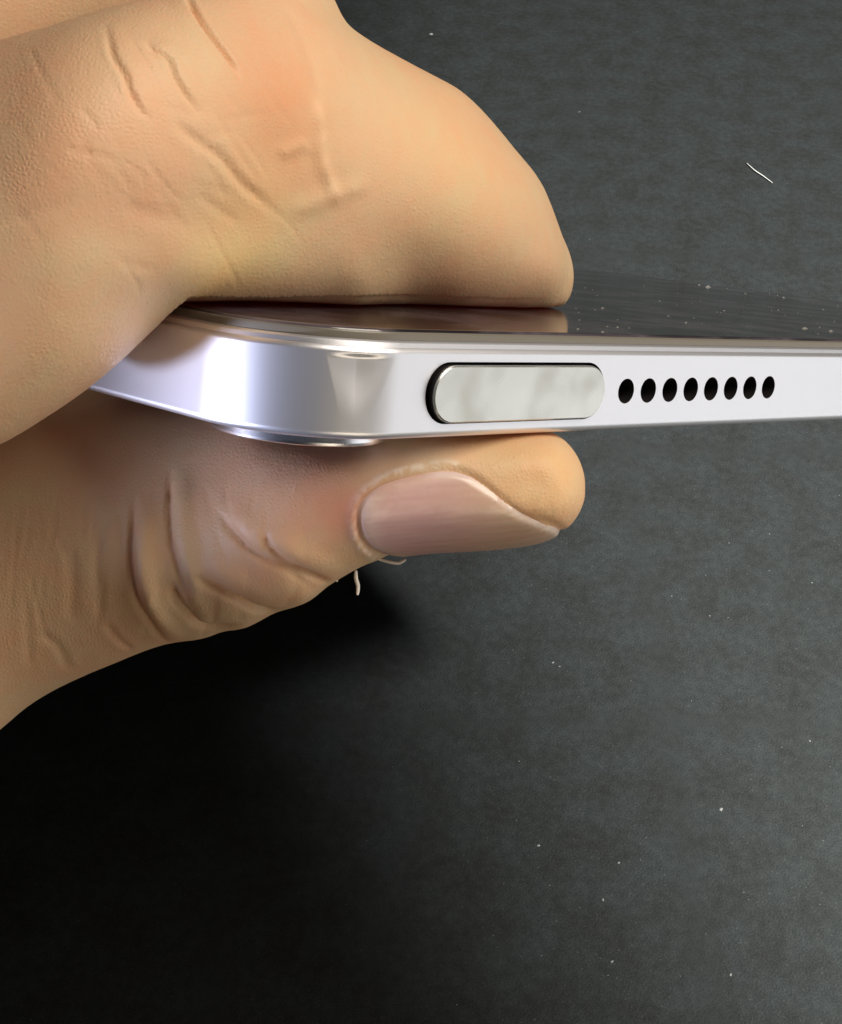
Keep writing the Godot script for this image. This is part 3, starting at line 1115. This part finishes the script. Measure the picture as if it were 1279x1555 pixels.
func build_small_things() -> void:
	var rng := RandomNumberGenerator.new()
	rng.seed = 77
	var pale := StandardMaterial3D.new()
	pale.albedo_color = lin(0.30, 0.30, 0.29)
	pale.roughness = 0.8
	# dust on the dark glass: (along the short edge, in from it, length) in millimetres
	var st := new_st()
	var specks := [[1075, 436, 1.5], [1062, 433, 0.8], [1165, 414, 1.2], [1222, 499, 0.9], [1262, 503, 0.8], [1245, 497, 0.5], [915, 468, 0.5], [958, 412, 0.7], [1002, 457, 0.6], [1100, 472, 0.6], [1042, 490, 0.4], [1182, 471, 0.7], [900, 440, 0.4], [1132, 446, 0.8], [938, 497, 0.35], [1190, 452, 0.6], [1250, 470, 0.7], [1015, 480, 0.4], [880, 486, 0.3], [978, 434, 0.5]]
	for k in 60:
		specks.append([rng.randf_range(870, 1275), rng.randf_range(425, 508), rng.randf_range(0.12, 0.3)])
	var tb := tablet_basis()
	var tc := tablet_corner()
	for k in specks:
		var dir := Vector3((k[0] - 639.5) / FPX, (777.5 - k[1]) / FPX, -1.0)
		var up := tb.y
		var t: float = up.dot(tc + up * TAB_H) / up.dot(dir)
		if t < 60.0 or t > 400.0: continue
		var q := tb.transposed() * (dir * t - tc)
		if q.z < -TAB_L + 3.0 or q.x > TAB_W - 3.0: continue
		var a := rng.randf_range(-0.5, 0.5)
		fleck(st, Vector3(q.x, TAB_H + 0.004, q.z), Vector3(cos(a), 0, sin(a)), Vector3.UP, k[2], k[2] * rng.randf_range(0.3, 0.6), rng)
	var dust := mesh_node("screen_dust", st.commit(), pale)
	dust.transform = mount * Transform3D(tb, tc * MM)
	dust.set_meta("kind", "stuff")
	tag(dust, "fine white dust specks scattered on the dark tablet screen", "dust")
	# lint on the mat
	var grey := pale.duplicate() as StandardMaterial3D
	grey.albedo_color = lin(0.07, 0.07, 0.068)
	st = new_st()
	var flecks := [[655, 52, 1.5], [840, 1006, 0.6], [1095, 1229, 0.8], [916, 1366, 0.6], [850, 1012, 0.4], [1233, 885, 0.5], [1078, 935, 0.4], [940, 1310, 0.5], [1230, 1125, 0.5], [818, 1284, 0.6], [930, 1460, 0.5], [1110, 1480, 0.5], [1020, 905, 0.4], [880, 170, 0.8]]
	for k in 60:
		flecks.append([rng.randf_range(560, 1279), rng.randf_range(10, 1550), rng.randf_range(0.12, 0.32)])
	for k in flecks:
		var q := on_mat(k[0], k[1])
		var a := rng.randf_range(0.0, TAU)
		fleck(st, q / MM + Vector3(0, 0.02, 0), Vector3(cos(a), 0, sin(a)), Vector3.UP, k[2], k[2] * rng.randf_range(0.35, 0.7), rng)
	var lint := mesh_node("mat_lint", st.commit(), grey)
	lint.set_meta("kind", "stuff")
	tag(lint, "scattered pale specks of lint lying on the dark mat", "lint")
	var path := PackedVector3Array()
	for p in [[1134, 249], [1146, 260], [1158, 268], [1173, 279]]:
		path.append(on_mat(p[0], p[1]) / MM + Vector3(0, 0.2, 0))
	var origin := path[0]
	for i in path.size(): path[i] -= origin
	var fibre := mesh_node("lint_fibre", strand(path, 0.16), pale)
	fibre.position = origin * MM
	tag(fibre, "single white fibre lying on the mat in the upper right", "fibre")

func on_mat(px: float, py: float) -> Vector3:
	var dir := mount.basis * Vector3((px - 639.5) / FPX, (777.5 - py) / FPX, -1.0)
	return mount.origin + dir * (-mount.origin.y / dir.y)

func _ready() -> void:
	# ---- camera
	var rise := 0.19
	mount = Transform3D(Basis(Vector3.RIGHT, deg_to_rad(-42.0)), Vector3(0, rise, 0))
	var cam := Camera3D.new()
	cam.name = "camera"
	cam.fov = rad_to_deg(2.0 * atan(777.5 / FPX))
	cam.near = 0.01
	cam.far = 20.0
	add_child(cam)
	cam.transform = mount
	cam.current = true
	# ---- surroundings and light
	var env := Environment.new()
	env.background_mode = Environment.BG_COLOR
	env.background_color = Color(0.55, 0.57, 0.60)
	env.background_energy_multiplier = 0.10
	env.tonemap_mode = Environment.TONE_MAPPER_LINEAR
	env.tonemap_exposure = 1.0
	env.ssao_enabled = true
	env.ssil_enabled = true
	env.sdfgi_enabled = true
	var we := WorldEnvironment.new()
	we.name = "environment"
	we.environment = env
	add_child(we)
	area_light("key_light", Vector3(175, 135, 50), Vector3(0, 0, -105), 170, 170, 3.0, Color(1.0, 0.95, 0.88))
	area_light("fill_light", Vector3(110, -150, -20), Vector3(0, -5, -105), 110, 110, 0.7, Color(1.0, 0.93, 0.82))
	area_light("side_light", Vector3(270, -65, -140), Vector3(0, 0, -105), 220, 200, 0.335, Color(1.0, 0.99, 0.98))
	spot_light("left_light", Vector3(-162, -68, -58), Vector3(-8.3, 7.5, -87.2), 3.2, 0.8, 0.010, 0.13, Color(0.86, 0.88, 1.0))
	spot_light("mat_light", Vector3(450, 150, 150), Vector3(450 - 98.7, 150 - 403.5, 150 - 909.6), 40.1, 0.07, 0.03, 3.6, Color(1.0, 1.0, 0.98))

	# ---- surface below
	var tex := mat_textures()
	var cloth := StandardMaterial3D.new()
	cloth.albedo_texture = tex[0]
	cloth.albedo_color = Color(1, 1, 1)
	cloth.roughness = 0.8
	cloth.metallic_specular = 0.2
	cloth.heightmap_enabled = true
	cloth.heightmap_texture = tex[1]
	cloth.heightmap_scale = 0.008
	cloth.uv1_triplanar = true
	cloth.uv1_world_triplanar = true
	cloth.uv1_scale = Vector3.ONE * 15.0
	var plane := PlaneMesh.new()
	plane.size = Vector2(4, 4)
	var ground := mesh_node("floor_mat", plane, cloth)
	ground.position = Vector3(0, 0, -0.3)
	ground.set_meta("kind", "structure")
	tag(ground, "dark grey leathery mat far below the hand", "mat")

	build_tablet()
	build_hand()
	build_small_things()
